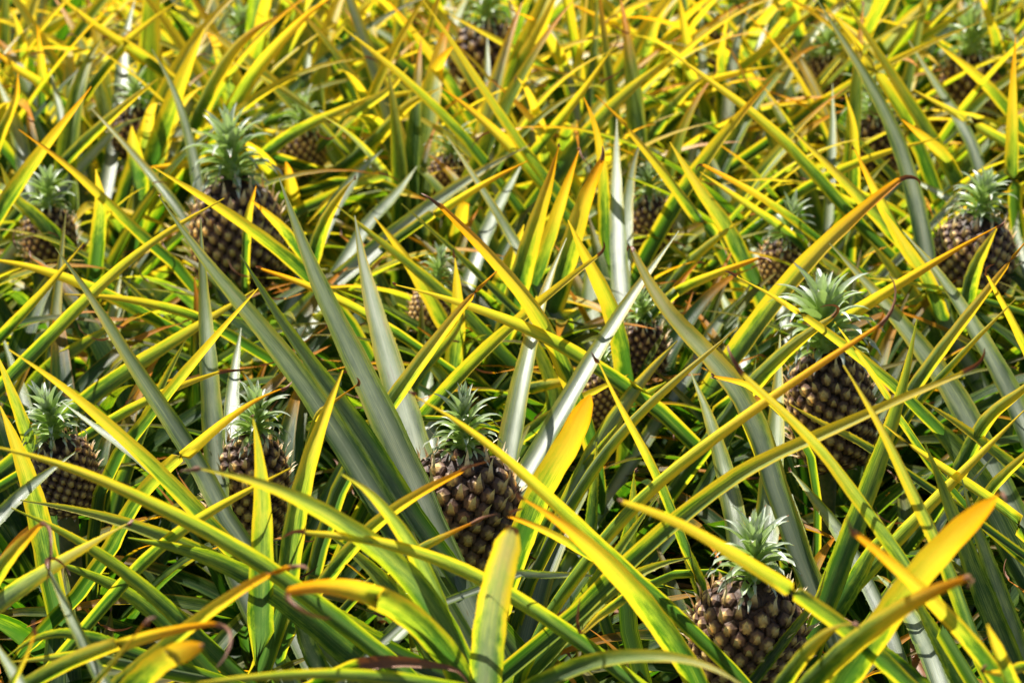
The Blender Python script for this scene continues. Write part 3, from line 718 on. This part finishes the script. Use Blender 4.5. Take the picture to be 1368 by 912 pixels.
# ------------------------------------------------------------------ stem, fruit, crown
def lathe(prof, seg, mat, name, center=Vector((0, 0, 0))):
    vs, fs = [], []
    for (r_, z_) in prof:
        for k in range(seg):
            a = 2 * math.pi * k / seg; vs.append(center + Vector((r_ * math.cos(a), r_ * math.sin(a), z_)))
    for i in range(len(prof) - 1):
        for k in range(seg):
            a, b = i * seg + k, i * seg + (k + 1) % seg; fs.append((a, b, b + seg, a + seg))
    return mesh(name, vs, fs, mat)
stem_me = lathe([(.001, -.05), (.03, -.05), (.034, .05), (.032, .2), (.028, .3), (.001, .315)], 10, M_STEM, 'stem')
def eye_mesh(spike, seed):
    """one fruitlet: low six-sided dome (x right, y up the fruit, z outward) with a pointed bract; unit radius"""
    r = random.Random(seed); vs, fs, uv = [], [], []
    rings = ((1.06, -.25), (.97, .06), (.76, .24), (.44, .38), (.18, .50))
    for q, (rad, z_) in enumerate(rings):
        for k in range(6):
            a = math.pi / 6 + k * math.pi / 3; rr_ = rad * (1 + r.uniform(-.05, .05))
            vs.append(Vector((rr_ * math.cos(a), rr_ * math.sin(a) * 1.04, z_ + r.uniform(-.03, .03)))); uv.append((rad, 0))
    for q in range(4):
        for k in range(6):
            a, b = q * 6 + k, q * 6 + (k + 1) % 6; fs.append((a, b, b + 6, a + 6))
    vs.append(Vector((0, .05, .52))); uv.append((0, 0)); c = len(vs) - 1
    for k in range(6): fs.append((24 + k, 24 + (k + 1) % 6, c))
    # bract: a curved pointed scale from the lower rim over the middle
    b0 = len(vs); L = spike
    for (yy, wd, zz, vv_) in ((-.80, .46, .12, 0.0), (-.45, .42, .50, .16), (-.08, .31, .80, .50), (.22 * L + .08, .21, 1.02 + .14 * L, .9)):
        for sx in (-1, 0, 1):
            vs.append(Vector((sx * wd, yy, zz + (.08 if sx == 0 else 0)))); uv.append((.35 if sx == 0 else .7, vv_))
    vs.append(Vector((r.uniform(-.12, .12),   .50 * L + .15, 1.28 + .5 * L))); uv.append((.2, 1.0))
    for i in range(3):
        for j in range(2):
            a = b0 + i * 3 + j; fs.append((a, a + 1, a + 4, a + 3))
    fs.append((b0 + 9, b0 + 10, b0 + 12)); fs.append((b0 + 10, b0 + 11, b0 + 12))
    return vs, fs, uv
EY = [eye_mesh(s, i) for i, s in enumerate((.7, 1.0, 1.35, 2.0, 2.8))]
EYM = [mesh('fruitlet', v, f, M_FRUIT, u, smooth=False) for v, f, u in EY]
def fruit_frames(rx, hz, n):
    """spiral lattice of eyes on a barrel body, equal area: yields matrix, size, height fraction"""
    def rad(t):      # t in 0..1 bottom..top
        u = 2 * t - 1; return rx * (1 - abs(u + .12) ** 2.9 * .86) ** .5 if abs(u + .12) < 1 else rx * .3
    N = 60; cum = [0]
    for i in range(N): t = (i + .5) / N; cum.append(cum[-1] + max(.25 * rx, rad(t)))
    out = []; size = math.sqrt(2 * math.pi * cum[-1] / N * hz / n / .866) * .5 * 1.2
    for i in range(n):
        tgt = cum[-1] * (i + .5) / n; j = 0
        while cum[j+1] < tgt: j += 1
        t = (j + (tgt - cum[j]) / (cum[j+1] - cum[j])) / N
        a = i * GA; rr_ = rad(t); z_ = (t - .5) * hz; dr = (rad(min(1, t + .02)) - rad(max(0, t - .02))) / (.04 * hz)
        nrm = Vector((math.cos(a), math.sin(a), -dr * .8)).normalized(); up = Vector((0, 0, 1)); up = (up - nrm * up.dot(nrm)).normalized(); rt = up.cross(nrm)
        m = Matrix((( rt.x, up.x, nrm.x, math.cos(a) * rr_), (rt.y, up.y, nrm.y, math.sin(a) * rr_), (rt.z, up.z, nrm.z, z_), (0, 0, 0, 1)))
        out.append((m, size * (.86 if t > .93 else 1), t))
    return out, [(rad(i / 12) * .96, (i / 12 - .5) * hz) for i in range(13)]
def crown_leaf_mesh(e0, droop, W, seed):
    r = random.Random(seed); n = 8; p = Vector((0, 0, 0)); pts = [p.copy()]; el = e0
    for i in range(1, n):
        s = i / (n - 1); el -= droop * s / n * 2.4; p = p + Vector((math.cos(el), 0, math.sin(el))) / (n - 1); pts.append(p.copy())
    ws = [max(.02, W * (.8 + .4 * min(1, i / (n-1) * 3)) * (1 - (i / (n-1)) ** 1.8) ** .9) for i in range(n)]
    ns = [Vector((-1, 0, .5))] * n; vv = [i / (n - 1) for i in range(n)]
    return blade(pts, ws, ns, vv, [.7] * n, False, r)
CLD = [crown_leaf_mesh(R(e), R(dp), W, i) for i, (e, dp, W) in enumerate(((87, 8, .27), (79, 28, .23), (69, 50, .20), (56, 68, .19), (42, 80, .18), (26, 78, .18), (8, 60, .20)))]
CLM = [mesh('crown_leaf', v, f, M_CROWN, u) for v, f, u in CLD]
def crown_frames(cw, ch, n, r):
    out = []
    for i in range(n):
        s = i / (n - 1)                                   # 0 = lowest, outermost
        kind = 6 - int(s * 6.99); kind = max(0, min(6, kind))
        L = (.47 + .12 * math.sin(s * 2.6)) * cw * r.uniform(.72, 1.22) if s < .85 else ch * .52 * r.uniform(.8, 1.15)
        m = Matrix.Translation((0, 0, ch * (.02 + .50 * s))) @ Matrix.Rotation(i * GA + r.uniform(-.2, .2), 4, 'Z') @ Matrix.Rotation(r.uniform(-.12, .12), 4, 'X') @ Matrix.Translation((.085 * cw * (1 - s), 0, 0)) @ Matrix.Scale(L, 4)
        out.append((kind, m))
    return out
def merge(items):
    vs, fs, uv = [], [], []
    for (v, f, u), m in items:
        b = len(vs); vs += [m @ q for q in v]; fs += [tuple(i + b for i in q) for q in f]; uv += u
    return vs, fs, uv
for d in plants:
    f = d['fruit']; link('stem', stem_me, d['root'])
    if not f: continue
    r = random.Random(f[0]); s = d['s']; rx = f[2] / s / 2 * (1.0 if f[7] else .95); hz = f[3] / s / math.cos(PITCH) * .96; cw = f[4] / s * .98; ch = f[5] / s / math.cos(PITCH) * .86
    c = d['c'] - d['loc'] + Vector((0, 0, 0)); tilt = Matrix.Rotation(R(f[6] + (0 if f[7] else r.uniform(-9, 9))), 4, 'Y') @ Matrix.Rotation(R(r.uniform(-8, 6)), 4, 'X')
    M0 = Matrix.Translation(c) @ tilt @ Matrix.Rotation(r.uniform(0, 6), 4, 'Z')
    nE = 200 if f[7] else 140
    fr, prof = fruit_frames(rx, hz, nE)
    body = link('fruit', lathe([(.001, -hz * .5)] + prof + [(.001, hz * .5)], 24, M_FRUIT, 'fruit'), d['root'], M0)
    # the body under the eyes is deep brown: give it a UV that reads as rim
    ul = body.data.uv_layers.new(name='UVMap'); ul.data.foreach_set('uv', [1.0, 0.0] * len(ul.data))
    items = []
    for m, size, t in fr:
        kx = 4 if t > .94 else 3 if t > .86 else r.choice((0, 1, 1, 2, 2, 3 if t > .55 else 1)); mm = m @ Matrix.Rotation(r.uniform(-.12, .12), 4, 'Z') @ Matrix.Scale(size * r.uniform(.95, 1.04), 4)
        if f[7]: link('fruitlet', EYM[kx], body, mm)
        else: items.append((EY[kx], mm))
    if items:
        v, ff, u = merge(items); o = link('fruitlet_skin', mesh('fruitlet_skin', v, ff, M_FRUIT, u, False), body); o['kind'] = 'stuff'
    pm = lathe([(.014, -(c.z - .25)), (.013, -hz * .4)], 8, M_STEM, 'peduncle'); link('peduncle', pm, d['root'], Matrix.Translation(c))
    cw *= r.uniform(.95, 1.08); ch *= r.uniform(.92, 1.1)
    crf = crown_frames(cw, ch, 60 if f[7] else 40, r); M1 = Matrix.Translation(c) @ tilt @ Matrix.Translation((0, 0, hz * .475)) @ Matrix.Rotation(R(r.uniform(-9, 9)), 4, 'X') @ Matrix.Rotation(R(r.uniform(-9, 9)), 4, 'Y') @ Matrix.Rotation(r.uniform(0, 6), 4, 'Z')
    cb = link('crown', lathe([(.09 * cw, -.01), (.11 * cw, ch * .1), (.07 * cw, ch * .4), (.02 * cw, ch * .6), (.001, ch * .62)], 10, M_CROWN, 'crown'), d['root'], M1)
    ul = cb.data.uv_layers.new(name='UVMap'); ul.data.foreach_set('uv', [.5, 0.1] * len(ul.data))
    if f[7]:
        for kind, m in crf: link('crown_leaf', CLM[kind], cb, m)
    else:
        v, ff, u = merge([(CLD[kind], m) for kind, m in crf]); o = link('crown_leaves', mesh('crown_leaves', v, ff, M_CROWN, u), cb); o['kind'] = 'stuff'

# ------------------------------------------------------------------ labels
used = {}
for d in plants:
    r = d['root']; r['category'] = 'pineapple plant'; r['group'] = 'pineapple plants of the field'
    if d['fruit']: r['label'] = d['fruit'][8]; continue
    best = min((q for q in plants if q['fruit']), key=lambda q: math.hypot(q['x'] - d['x'], (q['y'] - d['y'])))
    dx, dy = d['x'] - best['x'], d['y'] - best['y']; dist = math.hypot(dx, dy)
    if abs(dx) > abs(dy): rel = 'left of' if dx < 0 else 'right of'
    else: rel = 'behind' if dy > 0 else 'in front of'
    used.setdefault((rel, best['fruit'][9]), []).append((dist, r))
ORD = ['nearest', 'second', 'third', 'fourth', 'fifth', 'sixth', 'seventh', 'eighth', 'ninth', 'tenth', 'eleventh', 'twelfth', 'thirteenth', 'fourteenth', 'fifteenth', 'sixteenth', 'seventeenth', 'eighteenth', 'nineteenth', 'twentieth', 'twenty-first', 'twenty-second']
for (rel, short), L in used.items():
    for i, (dist, r) in enumerate(sorted(L, key=lambda q: q[0])):
        r['label'] = ORD[min(i, len(ORD) - 1)] + (' leafy' if len(short.split()) < 8 else '') + ' plant without fruit ' + rel + ' ' + short
print('plants', len(plants), 'leaves', nleaf, 'traced', len(jobs), max(len(v) for v in used.values()))
